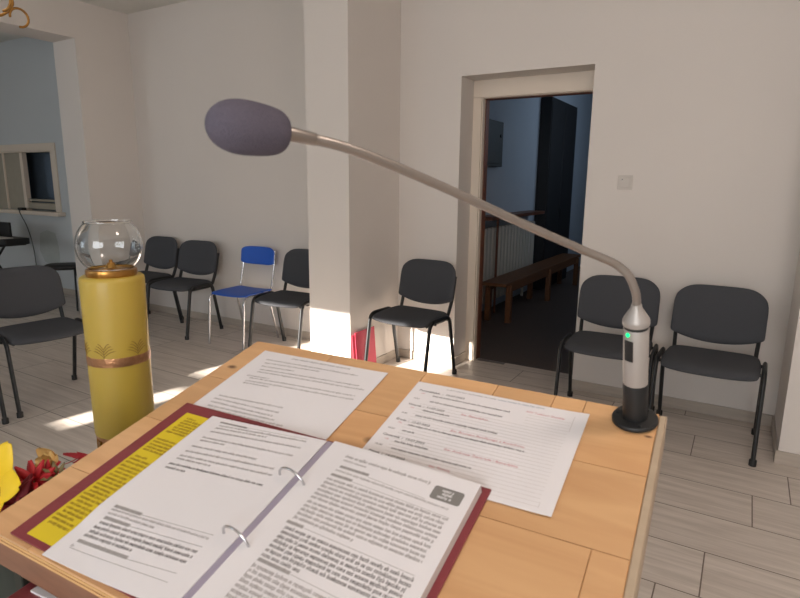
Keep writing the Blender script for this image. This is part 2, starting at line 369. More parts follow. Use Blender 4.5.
o=lpart(top,'top',[PLANK,PLYWOOD,PLYL,PLYD])
at=o.data.attributes.new('plank','FLOAT','FACE')
for a,b_,r in planks_faces:
    for i in range(a,b_): at.data[i].value=r
mb=MB()
mb.box(LU1,LU1+.010,LV0,LV1,-.05,-.001); lpart(mb,'edge_strip',SIDEW,bevel=.002)
# boards below the top (built in the lectern's upright frame)
mb=MB(); mb.box(LU0-.075,LU1-.002,LV0+.004,LV0+.022,-TT-.066,-TT-.0005); lpart(mb,'front_rail',REDWOOD,bevel=.002)
def ztop(v): return LO.z+V.z*v-TT*math.cos(TAU)-.001
def yv(v): return v*math.cos(TAU)
UP=Matrix.Translation((0,.5,0))@Matrix.Rotation(SK,4,'Z')
def side(x0,x1,name):
    mb=MB(); ya,yb=yv(LV0)+.026,yv(LV1)-.03
    vs=[(x,y,z) for x in (x0,x1) for (y,z) in ((ya,.0),(yb,.0),(yb,ztop(LV1)-.012),(ya,ztop(LV0)+.01))]
    mb.add(vs,[(0,1,2,3),(7,6,5,4),(0,4,5,1),(1,5,6,2),(2,6,7,3),(3,7,4,0)]); lpart(mb,name,BODYSHADE,UP,bevel=.002)
side(LU0-.02,LU0+.0,'side_panel'); side(LU1-.045,LU1-.025,'side_panel')
mb=MB(); mb.box(LU0,LU1-.045,yv(LV1)-.06,yv(LV1)-.04,.05,ztop(LV1)-.03); lpart(mb,'front_panel',BODYSHADE,UP)
mb=MB(); mb.box(LU0,LU1-.045,yv(LV0)+.03,yv(LV1)-.06,.93,.942); lpart(mb,'shelf',BODYSHADE,UP)
mb=MB(); mb.box(LU0+.0,LU1-.045,yv(LV0)+.055,yv(LV1)-.06,0,.05); lpart(mb,'plinth',BODYSHADE,UP)
# things on the shelf
bk=MB(); bk.box(-.11,.11,-.13,.13,0,.018); ob=bk.build('shelved_book',MAROON,M=Matrix.Translation((-.695,.45,.9425))@Matrix.Rotation(.18,4,'Z'),bevel=.003); tag(ob,'maroon book lying on the shelf under the lectern top','book')
bk=MB(); bk.box(-.095,.095,-.12,.12,0,.003); ob=bk.build('loose_paper',PAPER,M=Matrix.Translation((-.68,.455,.9608))@Matrix.Rotation(.10,4,'Z')); tag(ob,'white paper sheet on the maroon book under the lectern top','paper')

# ------------------------------------------------------------------ papers
def greek(mb,fn,a0,b0,a1,b1,xh,mat=0,eps=.00025,words=True,bold=1.0):
    # a line of small illegible letter strokes running from (a0,b0) to (a1,b1); fn maps page coordinates to 3D
    L=a1-a0
    if L<=0: return
    a=a0; 
    def q(x0,x1,y0,y1):
        def P(x,y):
            t=(x-a0)/L; p=fn(x,b0+(b1-b0)*t-y); return (p[0],p[1],p[2]+eps)
        mb.add([P(x0,y0),P(x1,y0),P(x1,y1),P(x0,y1)],[(0,1,2,3)],mat)
    sw=xh*.17*bold
    while a<a1-xh*.5:
        n=random.choice((2,3,4,5,6,6,7,8,9,10))
        for k in range(n):
            if a>a1-xh*.5: break
            w=xh*random.choice((.55,.6,.62,.66,.45,.3)); hgt=xh*random.choice((1,1,1,1,1,1.5))
            dn=-xh*.4 if random.random()<.1 else 0
            q(a,a+sw,dn,hgt)
            if w>xh*.35:
                q(a+w-sw,a+w,0,xh); t=random.choice((0,1,2,3))
                if t in (0,2): q(a,a+w,xh-sw*.8,xh)
                if t in (1,2): q(a,a+w,0,sw*.8)
                if t==3: q(a,a+w,xh*.5-sw*.4,xh*.5+sw*.4)
            a+=w+xh*.17
        a+=xh*.45
def fonttext(mb,fn,string,a0,b0,a1,size,mat=0,eps=.00025,slope=0,shear=0,bold=0):
    cu=bpy.data.curves.new('t','FONT'); cu.body=string; cu.size=size; cu.resolution_u=2; cu.shear=shear; cu.offset=bold
    ob=bpy.data.objects.new('t',cu); C.objects.link(ob); dg=bpy.context.evaluated_depsgraph_get(); dg.update()
    me=ob.evaluated_get(dg).to_mesh(); co_=[v.co.copy() for v in me.vertices]; fs=[tuple(p.vertices) for p in me.polygons]
    ob.evaluated_get(dg).to_mesh_clear(); C.objects.unlink(ob); bpy.data.objects.remove(ob); bpy.data.curves.remove(cu)
    if not co_: return
    w=max(c.x for c in co_); k=(a1-a0)/w if a1 else 1
    vs=[]
    for c in co_:
        p=fn(a0+c.x*k,b0+slope*c.x*k-c.y); vs.append((p[0],p[1],p[2]+eps))
    mb.add(vs,fs,mat)
def bar(mb,fn,a0,b0,a1,b1,h,mat,eps=.00018,n=6):
    vs=[];fs=[]
    for i in range(n+1):
        t=i/n; a=a0+(a1-a0)*t; b_=b0+(b1-b0)*t
        for bb in (b_-h/2,b_+h/2):
            p=fn(a,bb); vs.append((p[0],p[1],p[2]+eps))
    fs=[(2*i,2*i+1,2*i+3,2*i+2) for i in range(n)]; mb.add(vs,fs,mat)
def flat_page(u0,v0,w,h,n0,wob=0,ph=0,rot=0):
    cr,sr=math.cos(rot),math.sin(rot)
    def fn(a,b):
        e=wob*(.5+.5*math.sin(a*19+ph)*math.cos(b*17+ph)) + wob*1.2*(max(0,a/w-.8)/.2)**2
        return (u0+a*cr+b*sr, v0-b*cr+a*sr, n0+e)
    return fn

# lined sheet (schedule of the week)
W1,H1=.271,.205
f1=flat_page(-.42,.312,W1,H1,.0009,.0012,.4,-.003)
mb=MB(); mb.sheet(lambda s,t:f1(s*W1,t*H1),lambda s,t:tuple(Vector(f1(s*W1,t*H1))-Vector((0,0,.0004))),20,16,0)
for k in range(26): bar(mb,f1,.03 if k>3 else .19,.028+k*.0067,.252,.028+k*.0067,.0005,2,.0001)
bar(mb,f1,.2545,.03,.2545,.031,.0001,2)
mb.add([tuple(Vector(f1(a,b))+Vector((0,0,.0001))) for a,b in ((.2530,.012),(.2537,.012),(.2537,.197),(.2530,.197))],[(0,1,2,3)],2)
days=[('Poniedziałek  :  10.07.2023',.0128,.0239,.0895),('Wtorek  :  11.07.2023',.0128,.0628,.0729),('Środa  :  12.07.2023',.0122,.102,.0674),('Czwartek  :  13.07.2023',.0113,.1397,.0772),('Piątek  :  14.07.2023',.0099,.1784,.0665)]
for s_,a0,b0,a1 in days: fonttext(mb,f1,s_,a0,b0,a1,.0062,1,bold=.00012)
for a0,b0,a1 in ((.0192,.0306,.0250),(.019,.0695,.025),(.019,.108,.025),(.0185,.1475,.0245),(.018,.1855,.024)): fonttext(mb,f1,'7.00',a0,b0,a1,.0042,3)
for a0,b0,a1 in ((.0127,.0458,.0232),(.0122,.0852,.0218),(.0101,.124,.0217),(.01,.162,.0224)): fonttext(mb,f1,'18.00',a0,b0,a1,.0046,1)
for a0,b0,a1 in ((.0401,.0325,.1675),(.0419,.047,.1571),(.041,.0708,.0863),(.0367,.0855,.1635),(.0364,.1092,.211),(.0347,.1236,.0562),(.0356,.1483,.088),(.0379,.1632,.1574)): greek(mb,f1,a0,b0,a1,b0,.0029,1,bold=1.35)
greek(mb,f1,.0381,.1864,.1496,.1864,.0026,4); greek(mb,f1,.0541,.0095,.135,.009,.0026,4); greek(mb,f1,.138,.009,.2082,.008,.0026,5)
fonttext(mb,f1,'św. Benedykta',.0992,.0614,.1415,.0056,3)
fonttext(mb,f1,'św. Brunona Bonifacego z Kwerfurtu',.0998,.1008,.2071,.0056,3)
fonttext(mb,f1,'św. Andrzeja Świerada i Benedykta',.1076,.1406,.211,.0056,3)
fonttext(mb,f1,'św. Kamila',.1022,.178,.1327,.0056,3)
fonttext(mb,f1,'XIV Tydzień Zwykły',.186,.0232,.2414,.0056,3)
s1=mb.build('schedule_sheet',[PAPER,INK,RULE,REDINK,INKL,INKB],M=LM); tag(s1,'white lined sheet with dates and red lines of print, near the microphone','paper')

# plain sheet at the far left of the top
W2,H2=.271,.20
f2=flat_page(-.752,.317,W2,H2,.0009,.001,2,.004)
mb=MB(); mb.sheet(lambda s,t:f2(s*W2,t*H2),lambda s,t:tuple(Vector(f2(s*W2,t*H2))-Vector((0,0,.0004))),18,14,0)
greek(mb,f2,.0731,.0125,.1995,.0105,.0034,1)
for a0,b0,a1,b1 in ((.026,.0283,.2252,.0245),(.0308,.039,.1505,.034),(.0329,.05,.1064,.047),(.0375,.0605,.2445,.0505),(.0381,.0685,.2602,.0585),(.0275,.0838,.0767,.0812),(.0385,.0892,.2523,.0781),(.0375,.0983,.2562,.0876),(.0381,.1054,.0923,.1028),(.0248,.1506,.1576,.1441),(.0228,.1599,.1598,.1571),(.0242,.1693,.1571,.1676),(.0273,.1793,.1649,.1749),(.0264,.1873,.1893,.1827)):
    greek(mb,f2,a0,b0,a1,b1,.0031,1,bold=1.1)
s2=mb.build('printed_sheet',[PAPER,INKL],M=LM); tag(s2,'white printed sheet by the far left corner, tucked under the open binder','paper')

# ring binder
BO=LM@Matrix.Translation((-.465,-.02,.0012))
binder=empty('ring_binder',M=BO,label='open maroon ring binder full of printed pages with steel rings',cat='binder')
BI=Matrix.Translation((.465,.02,-.0012))   # lectern-top coordinates -> binder coordinates
def bpart(mb,name,mats,bevel=None):
    o=mb.build(name,mats,binder,bevel=bevel); o.matrix_local=BI; return o
mb=MB(); mb.box(-.762,-.478,-.166,.130,.0012,.0042); mb.box(-.475,-.452,-.166,.130,.0012,.0042); mb.box(-.449,-.2265,-.166,.122,.0012,.0042); mb.box(-.48,-.445,-.166,.126,.0012,.0022); bpart(mb,'cover',MAROON,bevel=.0012)
fy=flat_page(-.738,.108,.20,.266,.0046,0,0,0)
mb=MB(); mb.sheet(lambda s,t:fy(s*.2,t*.266),lambda s,t:tuple(Vector(fy(s*.2,t*.266))-Vector((0,0,.0003))),6,6,0)
greek(mb,fy,.012,.0132,.032,.0135,.003,1)
for b0,a0,a1 in ((.0195,.013,.056),(.0255,.0106,.06),(.0315,.012,.06),(.0375,.01,.058),(.0435,.012,.06),(.0495,.006,.05),(.068,.006,.055),(.0745,.006,.058),(.081,.006,.05),(.0875,.006,.055),(.0935,.006,.05),(.109,.008,.028),(.116,.005,.05),(.123,.005,.05)):
    greek(mb,fy,a0,b0,a1+.005,b0,.0033,1,bold=1.3)
for k in range(18): greek(mb,fy,.004+.002*(k%3),.131+k*.0066,.05-.008*(k%4==3),.131+k*.0066,.0033,1,bold=1.3)
bpart(mb,'yellow_sheet',[YPAPER,YINK])
# left page pile: gently bowed, near-left corner curling down
PW,PH=.217,.283
def fl(a,b):
    s=a/PW; t=b/PH
    u=-.684+a; v=.112-b+.006*s
    n=.0085+.006*s**1.5-.010*max(0,t-.72)/.28*(1-s)**1.5*(1 if t>.72 else 0)+.001*math.sin(s*3+t*2)
    n=max(n,.0052 if v>LV0 else -.002)
    return (u,v,n)
mb=MB(); mb.sheet(lambda s,t:fl(s*PW,t*PH),lambda s,t:tuple(Vector(fl(s*PW,t*PH))-Vector((0,0,.0012))),24,28,0)
bar(mb,fl,.026,.0098,.0797,.0098,.0036,3); greek(mb,fl,.027,.0111,.079,.0111,.0026,1)
bar(mb,fl,.08,.0095,.188,.0055,.0006,3)
for a0,b0,a1,b1 in ((.0311,.0188,.1904,.012),(.0300,.0253,.125,.0205),(.0289,.0345,.1901,.0262),(.0276,.0494,.1897,.0434),(.029,.0560,.075,.0535),(.0271,.0705,.1444,.0649),(.0269,.0821,.1827,.0734),(.0267,.0925,.1888,.0846),(.0267,.099,.090,.0965)):
    greek(mb,fl,a0,b0,a1,b1,.003,1,bold=1.15)
greek(mb,fl,.025,.1109,.1884,.104,.0031,2,bold=1.4); greek(mb,fl,.026,.1186,.0618,.1173,.0031,2,bold=1.4)
for a0,b0,a1,b1 in ((.0221,.1965,.0707,.1955),(.0254,.2150,.0714,.2140),(.0229,.2515,.1108,.2495)):
    bar(mb,fl,a0,b0,a1,b1,.0046,3); greek(mb,fl,a0+.001,b0+.0014,a1-.001,b1+.0014,.003,1,bold=1.3)
for a0,b0,a1,b1 in ((.0707,.1959,.1868,.1894),(.0714,.2145,.187,.2075),(.1108,.2509,.1868,.2457),(.023,.2631,.1865,.2579)): bar(mb,fl,a0,b0,a1,b1,.0007,3)
for a0,b0,a1,b1 in ((.0231,.2037,.1866,.1971),(.0241,.2094,.1062,.2074)): greek(mb,fl,a0,b0,a1,b1,.0027,1)
for a0,b0,a1,b1 in ((.0266,.2243,.1874,.217),(.025,.2316,.186,.2247),(.0249,.2383,.1871,.2322),(.023,.2446,.109,.2419)): greek(mb,fl,a0,b0,a1,b1,.0034,2,bold=1.25)
greek(mb,fl,.0222,.2615,.0275,.2613,.0028,1)
bpart(mb,'left_page',[PAPER,INKL,INK,HILITE])
# right page block
RW,RH=.219,.283
def fr(a,b):
    s=a/RW; t=b/RH
    return (-.4545+a,.1205-b-.008*s-.003*s*(1-s),.0188-.003*(1-s)**3-.0022*s**2)
def frb(a,b):
    p=fr(a,b); return (p[0]-.001*(1-a/RW),p[1],.0044)
mb=MB(); mb.sheet(lambda s,t:fr(s*RW,t*RH),lambda s,t:frb(s*RW,t*RH),20,20,0,smooth=False)
for i in range(800, len(mb.f)): mb.m[i]=4
for i in range(len(mb.f)):
    if i<800: mb.m[i]=0 if i%2==0 else 4; mb.sm[i]=True
greek(mb,fr,.0332,.0235,.1622,.0246,.0037,1,bold=1.25); greek(mb,fr,.035,.0305,.072,.031,.0028,1)
def hd(a0,b0,a1): bar(mb,fr,a0,b0-.0012,a1,b0-.0012,.0044,3); greek(mb,fr,a0+.001,b0+.0002,a1-.001,b0+.0002,.003,1,bold=1.3)
hd(.0371,.042,.0823); bar(mb,fr,.0833,.0441,.166,.0480,.0006,3); greek(mb,fr,.0355,.050,.2,.0535,.0028,1)
hd(.0343,.0586,.0673); bar(mb,fr,.0675,.0588,.2049,.0635,.0006,3)
# rounded grey badge with three pale lines
bx0,bx1,by0,by1,rr=.1690,.2078,.0222,.0440,.0035
pl=[]
for cx,cy,a0 in ((bx1-rr,by0+rr,-90),(bx1-rr,by1-rr,0),(bx0+rr,by1-rr,90),(bx0+rr,by0+rr,180)):
    for k in range(5):
        an=math.radians(a0+k*22.5); pl.append((cx+rr*math.cos(an),cy+rr*math.sin(an)))
mb.add([tuple(Vector(fr(a,b_))+Vector((0,0,.0002))) for a,b_ in pl],[tuple(range(len(pl)))],5)
for a0,b0,a1 in ((.1805,.0293,.1965),(.182,.0347,.195),(.178,.0401,.199)): greek(mb,fr,a0,b0,a1,b0,.0031,0,eps=.0004,bold=1.3)
def para(b0,b1,n,a0=.0335,a1=.204,last=None,xh=.0034,m=1):
    for k in range(n):
        b=b0+(b1-b0)*k/max(1,n-1); greek(mb,fr,a0,b,(last if (last and k==n-1) else a1),b+.0006,xh,m,bold=1.3)
para(.0675,.1015,6); para(.1095,.1365,5,last=.12); hd(.0296,.1445,.0545); bar(mb,fr,.0555,.144,.203,.1465,.0006,3)
para(.1535,.1945,7,last=.0887,xh=.0037,m=2); hd(.0337,.2005,.0799); bar(mb,fr,.081,.2,.2,.203,.0006,3); para(.2095,.276,11,xh=.0036)
bpart(mb,'right_page',[PAPER,INKL,INK,HILITE,PAPERE,GREYBOX])
mb=MB(); mb.box(-.4685,-.4570,-.1645,.121,.0044,.0125); bpart(mb,'ring_mechanism',LILAC,bevel=.002)
for vv in (.036,-.068):
    mb=MB(); pts=[(-.465+.0225*math.cos(a),vv-.003*math.cos(a),.0135+.0185*math.sin(a)) for a in [PI*k/16*1.1-.16 for k in range(17)]]
    mb.tube(pts,.0017,8)
    rg=bpart(mb,'ring',CHROME)
# ------------------------------------------------------------------ gooseneck microphone
def ray(px,py):
    d=right*((px-400)/FPX)-upv*((py-299)/FPX)+fw; return d/math.hypot(d.x,d.y)
def at(px,py,d): return Vector((0,0,HC))+ray(px,py)*d
BM=LM@Matrix.Translation((-.0905,.319,.0014))@Matrix.Rotation(-.04,4,'Y')
mic=empty('gooseneck_microphone',M=BM,label='grey gooseneck microphone with dark foam tip standing on the lectern corner',cat='microphone')
MI=BM.inverted()
mb=MB(); mb.lathe([(0,0),(.0290,0),(.0298,.001),(.0298,.004),(.0285,.006),(.018,.007),(0,.007)],n=48); mb.build('base_plate',BLACKP,mic)
for k in range(3):
    mb=MB(); an=k*2.094+.9; mb.lathe([(0,.0058),(.0025,.0058),(.0023,.0078),(0,.0082)],c=(.0235*math.cos(an),.0235*math.sin(an),0),n=12); mb.build('screw',BLACKM,mic)
mb=MB(); mb.lathe([(0,.006),(.0160,.006),(.0160,.060),(.0154,.062),(0,.062)],n=40); mb.build('socket',BLACKP,mic)
mb=MB(); mb.lathe([(0,.061),(.0156,.061),(.0156,.1425),(.0150,.1435),(0,.1435)],n=40); body=mb.build('body',SLEEVE,mic)
mb=MB(); mb.lathe([(0,.143),(.0148,.143),(.0148,.1485),(0,.1485)],n=40); mb.build('collar_ring',BLACKP,mic)
mb=MB(); mb.lathe([(0,.148),(.0162,.148),(.0166,.150),(.0166,.1545),(.0155,.157),(.0072,.171),(.0063,.176),(0,.176)],n=40); mb.build('neck_collar',SLEEVE,mic)
# switch and lamp on the side that faces the speaker
camdir=(MI@Vector((0,0,HC))); an=math.atan2(camdir.y,camdir.x)
def onbody(da,z,r): return Vector((r*math.cos(an+da),r*math.sin(an+da),z))
mb=MB()
vs=[];fs=[]
for i in range(7):
    da=-.98+i*.13
    for z in (.100,.130):
        for r in (.0153,.0165): vs.append(onbody(da,z,r))
for i in range(6):
    o=i*4; fs+=[(o+1,o+3,o+7,o+5),(o,o+4,o+6,o+2),(o,o+1,o+5,o+4),(o+2,o+6,o+7,o+3)]
fs+=[(0,2,3,1),(24,25,27,26)]
mb.add(vs,fs); mb.build('switch',BLACKP,mic,bevel=.0006)
mb=MB(); p=onbody(-.66,.1385,.0157)
for i in range(1):
    mb.lathe([(0,-.0028),(.0018,-.0022),(.0028,0),(.0018,.0022),(0,.0028)],c=p,n=14)
mb.build('indicator_lamp',LED,mic)
n0=BM@Vector((0,0,.172)); n1=BM@Vector((0,0,.184))
path=[n0,n1,at(635,290,.760),at(628.5,275.5,.755),at(616,264.5,.75),at(600,257,.74),at(577,247.5,.725),at(520,222.5,.68),at(435,183.5,.62),at(353,150,.57),at(303,137,.549)]
sp=spline(path,10); sp=[MI@p for p in sp]
rad=[]
for i in range(len(sp)):
    rad.append(.0051+(.00015 if i%2 else 0))
mb=MB(); mb.tube(sp,rad,16); mb.build('neck',STEEL,mic)
e=Vector(sp[-1]); e2=MI@at(283,132.5,.541); dirn=(e2-e).normalized()
mb=MB(); mb.tube([e-dirn*.014,e-dirn*.012,e2,e2+dirn*.004],[.0050,.0060,.0068,.0068],16); mb.build('ferrule',STEEL,mic)
a=MI@at(284,133.5,.540); b_=MI@at(206.5,122,.505); ax=(b_-a); Lf=ax.length; ax.normalize()
z=ax; x=Vector((0,0,1)).cross(z).normalized(); y=z.cross(x); FM=Matrix((x,y,z)).transposed().to_4x4(); FM.translation=a
prof=[(0,0),(.012,.0),(.0165,.002),(.0195,.008),(.0212,.016),(.0222,.028),(.0230,.040),(.0226,.050),(.0205,.060),(.0165,.068),(.0105,.074),(.004,.0765),(0,.077)]
prof=[(r,zz*Lf/.077) for r,zz in prof]
mb=MB(); mb.lathe(prof,n=40,M=FM); mb.build('windscreen',FOAM,mic,subsurf=1)
# ------------------------------------------------------------------ altar lamp (yellow pillar with glass globe)
lamp=empty('pillar_lamp',loc=(-1.06,.668,0),label='tall yellow pillar lamp with a clear glass globe, standing left of the lectern',cat='lamp')
mb=MB(); mb.lathe([(0,0),(.15,0),(.15,.02),(.13,.03),(.06,.06),(0,.06)],n=48); mb.build('foot',BRASS,lamp)
mb=MB(); mb.lathe([(0,.05),(.050,.05),(.0525,.95),(0,.95)],n=56); mb.build('lower_shaft',PALEWAX,lamp)
mb=MB(); mb.lathe([(0,.94),(.052,.94),(.0545,.943),(.0545,.948),(.051,.95),(.051,.985),(.0555,.988),(.0555,.993),(0,.995)],n=56); rb=mb.build('socket_ring',COPPER,lamp)
mb=MB()
for k in range(18):
    an=2*PI*k/18; Mx=Matrix.Rotation(an,4,'Z')@Matrix.Translation((.052,0,.967)); mb.box(-.002,.003,-.0055,.0055,-.016,.016,0,Mx)
mb.build('openwork',BRASS,lamp,bevel=.001)
mb=MB(); mb.lathe([(0,.994),(.0560,.994),(.0572,.998),(.0588,1.306),(.0578,1.313),(.054,1.316),(0,1.316)],n=64); mb.build('wax_column',WAX,lamp)
mb=MB(); mb.lathe([(.0572,1.143),(.0586,1.143),(.0589,1.146),(.0589,1.158),(.0586,1.161),(.0572,1.161)],n=64,closed=True); mb.build('band',COPPER,lamp)
# gold wheat ornaments above the band
def rad_at(z): return .0572+(z-.998)/(1.306-.998)*.0016+.0003
def stroke(a0,z0,a1,z1,w):
    n=5; pts=[]
    for i in range(n+1):
        t=i/n; a_=a0+(a1-a0)*t; z_=z0+(z1-z0)*t+.003*math.sin(t*PI); r=rad_at(z_); pts.append((r*math.cos(a_),r*math.sin(a_),z_))
    mb.tube(pts,[w*.6]+[w]*(n-1)+[w*.3],5)
for ac in (-1.03,.05,1.1,2.2,3.3,4.4):
    mb=MB()
    for s_ in (-1,1):
        for q_ in range(4):
            stroke(ac,1.164+q_*.005,ac+s_*(.38-.06*q_),1.176+q_*.005,.0007)
    stroke(ac,1.161,ac,1.178,.0006)
    mb.build('ornament',GOLDINK,lamp)
mb=MB(); mb.lathe([(0,1.3155),(.045,1.3155),(.0470,1.320),(.0460,1.328),(.042,1.330),(.039,1.326),(.030,1.325),(.022,1.329),(.010,1.331),(.0085,1.336),(.006,1.341),(0,1.342)],n=48); mb.build('brass_dish',BRASS,lamp)
zc,R0=1.375,.0600
outer=[];inner=[]
for k in range(25):
    th=-.86+(.86+.80)*k/24; outer.append((R0*math.cos(th),zc+R0*math.sin(th)))
for k in range(25):
    th=.80-(.86+.80)*k/24; inner.append(((R0-.0022)*math.cos(th),zc+(R0-.0022)*math.sin(th)))
outer.append((R0*math.cos(.80)+.0015,zc+R0*math.sin(.8)+.003)); outer.append((R0*math.cos(.80)-.0008,zc+R0*math.sin(.8)+.004))
mb=MB(); mb.lathe(outer+inner,n=64,closed=True); mb.build('glass_globe',GLASS,lamp)
mb=MB(); mb.lathe([(0,1.340),(.0035,1.340),(.0035,1.346),(0,1.347)],n=16); mb.build('wick_holder',BRASS,lamp)

# ------------------------------------------------------------------ flowers left of the lectern
vx,vy=-1.0,.42
mb=MB(); mb.lathe([(0,0),(.10,0),(.11,.05),(.12,.35),(.10,.62),(.06,.80),(.055,.88),(.062,.9),(.056,.9),(.05,.86),(.05,.2),(0,.2)],n=40); vz=mb.build('floor_vase',CERAM,loc=(vx,vy,0)); tag(vz,'tall dark floor vase beside the lectern holding the flowers','vase')
def petal(mb,base,dirv,side,L,W,curl,mat=0,tip=.25,n=8,cup=.15):
    dirv=Vector(dirv).normalized(); side=(Vector(side)-dirv*Vector(side).dot(dirv)).normalized(); nr=dirv.cross(side)
    base=Vector(base)
    def fn(s,t):
        w=W*(math.sin(PI*min(1,(t*.92+.06))**.8))**.75*(1-tip*t) if t<.999 else W*.12
        x=(s-.5)*w; return base+dirv*(L*t)+side*x+nr*(curl*L*t*t+cup*W*((s-.5)*2)**2*(1-.3*t))
    mb.sheet(fn,lambda s,t:fn(s,t)+nr*(-.0007),6,n,mat)
def flower(name,px,py,d,label,petmat,kind,axis,size,cat='flower',group=None):
    c=at(px,py,d); root=empty(name,loc=c,label=label,cat=cat,group=group)
    ax=Vector(axis).normalized(); s0=ax.orthogonal().normalized(); s1_=ax.cross(s0)
    mb=MB()
    if kind=='lily':
        for k in range(6):
            an=k*PI/3+.35; dv=s0*math.cos(an)+s1_*math.sin(an); petal(mb,dv*.006,dv*.85+ax*.6,ax.cross(dv),size,size*.74,-.18,cup=-.10,tip=.0)
    elif kind=='daisy':
        for k in range(16):
            an=k*PI/8+random.uniform(-.1,.1); dv=s0*math.cos(an)+s1_*math.sin(an); petal(mb,dv*.003,dv+ax*random.uniform(.15,.9),ax.cross(dv),size*random.uniform(.8,1.1),size*.2,random.uniform(-.2,.2),cup=.1)
    elif kind=='ball':
        for k in range(34):
            an=k*2.39996; h=1-2*(k+.5)/44; rr=math.sqrt(max(0,1-h*h)); dv=ax*h+(s0*math.cos(an)+s1_*math.sin(an))*rr
            petal(mb,dv*.004,dv,ax.cross(dv)+ax*.2,size*random.uniform(.8,1.1),size*.46,random.uniform(-.55,-.1),cup=-.3,n=6,tip=.1)
    elif kind=='round':
        for k in range(9):
            an=k*2.4; dv=s0*math.cos(an)+s1_*math.sin(an); petal(mb,(0,0,0),dv+ax*(.3+.12*k),ax.cross(dv),size*(1-.05*k),size*.7,.3,cup=.25,tip=.05)
    elif kind=='bud':
        for k in range(7):
            an=k*2*PI/7; dv=s0*math.cos(an)+s1_*math.sin(an); petal(mb,dv*.004,ax+dv*.45,ax.cross(dv),size,size*.45,-.35,cup=-.25)
    elif kind=='spray':
        for k in range(9):
            an=random.uniform(0,2*PI); dv=s0*math.cos(an)+s1_*math.sin(an); petal(mb,ax*random.uniform(0,size*.5),ax*random.uniform(.5,1)+dv*random.uniform(.1,.7),ax.cross(dv),size*random.uniform(.5,1),size*.2,random.uniform(-.3,.3),cup=.1)
    mb.build('petals',petmat,root,subsurf=1)
    mb=MB(); end=Vector((vx+random.uniform(-.02,.02),vy+random.uniform(-.02,.02),.72))-c
    mid=Vector((end.x*.75,end.y*.75,end.z*.25)); mb.tube(spline([ax*.002,mid*.35-ax*.01,mid,end],6),.0022,8); mb.build('stem',GREEN,root)
    return root
flower('yellow_lily',-8,484,1.0,'large yellow lily bloom, biggest of the flowers beside the lectern',YPET,'lily',(.3,-.75,.45),.069)
flower('red_gerbera',34,482,.985,'bright red flower with many narrow petals next to the yellow lily',RPET,'ball',(.25,-.75,.6),.031)
flower('peach_blossom',56,462,1.02,'peach coloured blossom behind the red flowers by the lectern edge',OPET,'round',(.1,-.8,.5),.038)
flower('small_red_flower',47,475,.99,'small red flower between the olive bud and the bright red one',RPET,'ball',(.3,-.6,.7),.020)
flower('olive_bud',57,476,.975,'olive brown bud nearest the lectern edge',BUD,'bud',(.5,-.5,.7),.020)
flower('red_sprig',92,456,1.03,'thin red sprig pointing left in front of the pillar lamp',RPINK,'spray',(-.5,-.80,.12),.040)
flower('dark_red_flower',16,506,.965,'dark red leafy flower below the yellow lily',DRPET,'ball',(.3,-.7,.6),.042)

# ------------------------------------------------------------------ chairs
def make_chair(name,label,cat='chair',group=None):
    root=empty(name,label=label,cat=cat,group=group)
    # seat cushion
    def seat(s,t,z):
        x=(s*2-1); y=t*2-1   # y=-1 front
        f=-.225+.055*abs(x)**2.6; bk=.185-.035*abs(x)**4
        yy=f+(bk-f)*t; w=.237*(1-.05*max(0,y)**2-.04*max(0,-y)**4)
        e=max(abs(x),abs(y)); edge=(1-max(0,(e-.78)/.22)**2.2*.62)
        zz=.452+ (z*.026*edge) -.022*max(0,-y-.1)**2 -.006*(1-x*x)*(1-y*y)+.004*y
        return (x*w,yy,zz)
    mb=MB(); mb.sheet(lambda s,t:seat(s,t,1),lambda s,t:seat(s,t,-.75),14,14); mb.build('seat',FAB,root,subsurf=1)
    def back(s,t,k):
        x=s*2-1; top=.826-.05*abs(x)**6; bot=.500+.052*abs(x)**2.2
        z=bot+(top-bot)*t; w=.239*(1-.07*max(0,(t-.6)/.4)**3)
        e=max(abs(x),abs(t*2-1)); edge=(1-max(0,(e-.82)/.18)**2.2*.7)
        y=.205+.22*(z-.5)-.030*x*x + k*.018*edge
        return (x*w,y,z)
    mb=MB(); mb.sheet(lambda s,t:back(s,t,-1),lambda s,t:back(s,t,1),14,12); mb.build('backrest',FAB,root,subsurf=1)
    for sd in (-1,1):
        mb=MB()
        pts=fillet([(sd*.252,-.225,.0),(sd*.252,-.150,.455),(sd*.252,.115,.455),(sd*.252,.215,0)],[.06,.06],8)
        mb.tube(pts,.0150,12,flat=(1.15,.75),up=(0,1,0)); lg=mb.build('leg_frame',BLACKM,root)
        for yy in (-.225,.215):
            mb=MB(); mb.lathe([(0,0),(.0175,0),(.0175,.03),(.013,.034),(0,.034)],c=(sd*.252,yy,0),n=14); mb.build('foot_cap',BLACKP,lg)
        mb=MB(); pts=fillet([(sd*.205,-.12,.424),(sd*.205,.17,.424),(sd*.212,.225,.56),(sd*.212,.262,.72)],[.05,.04],8)
        mb.tube(pts,.014,10,flat=(1.2,.8),up=(0,0,1)); mb.build('back_post',BLACKM,root)
    mb=MB()
    for yy in (-.09,.09): mb.tube([(-.262,yy,.436),(.262,yy,.436)],.010,10)
    mb.build('cross_bar',BLACKM,root)
    return root
proto=make_chair('padded_chair','charcoal padded chair standing alone between the white pier and the doorway')
def place(o,x,y,rz): o.location=(x,y,0); o.rotation_euler=(0,0,rz); o.scale=(1.08,1.08,1.08)
place(proto,-2.165,3.79,math.radians(-3))
GR='charcoal padded chairs'; proto['group']=GR
def chair(x,y,deg,label):
    c=copy_tree(proto); place(c,x,y,math.radians(deg)); c['label']=label; return c
chair(-.095,3.74,-1.5,'charcoal padded chair rightmost by the right pier, fully in view')
chair(-.68,3.79,2,'charcoal padded chair right of the doorway, behind the microphone base')
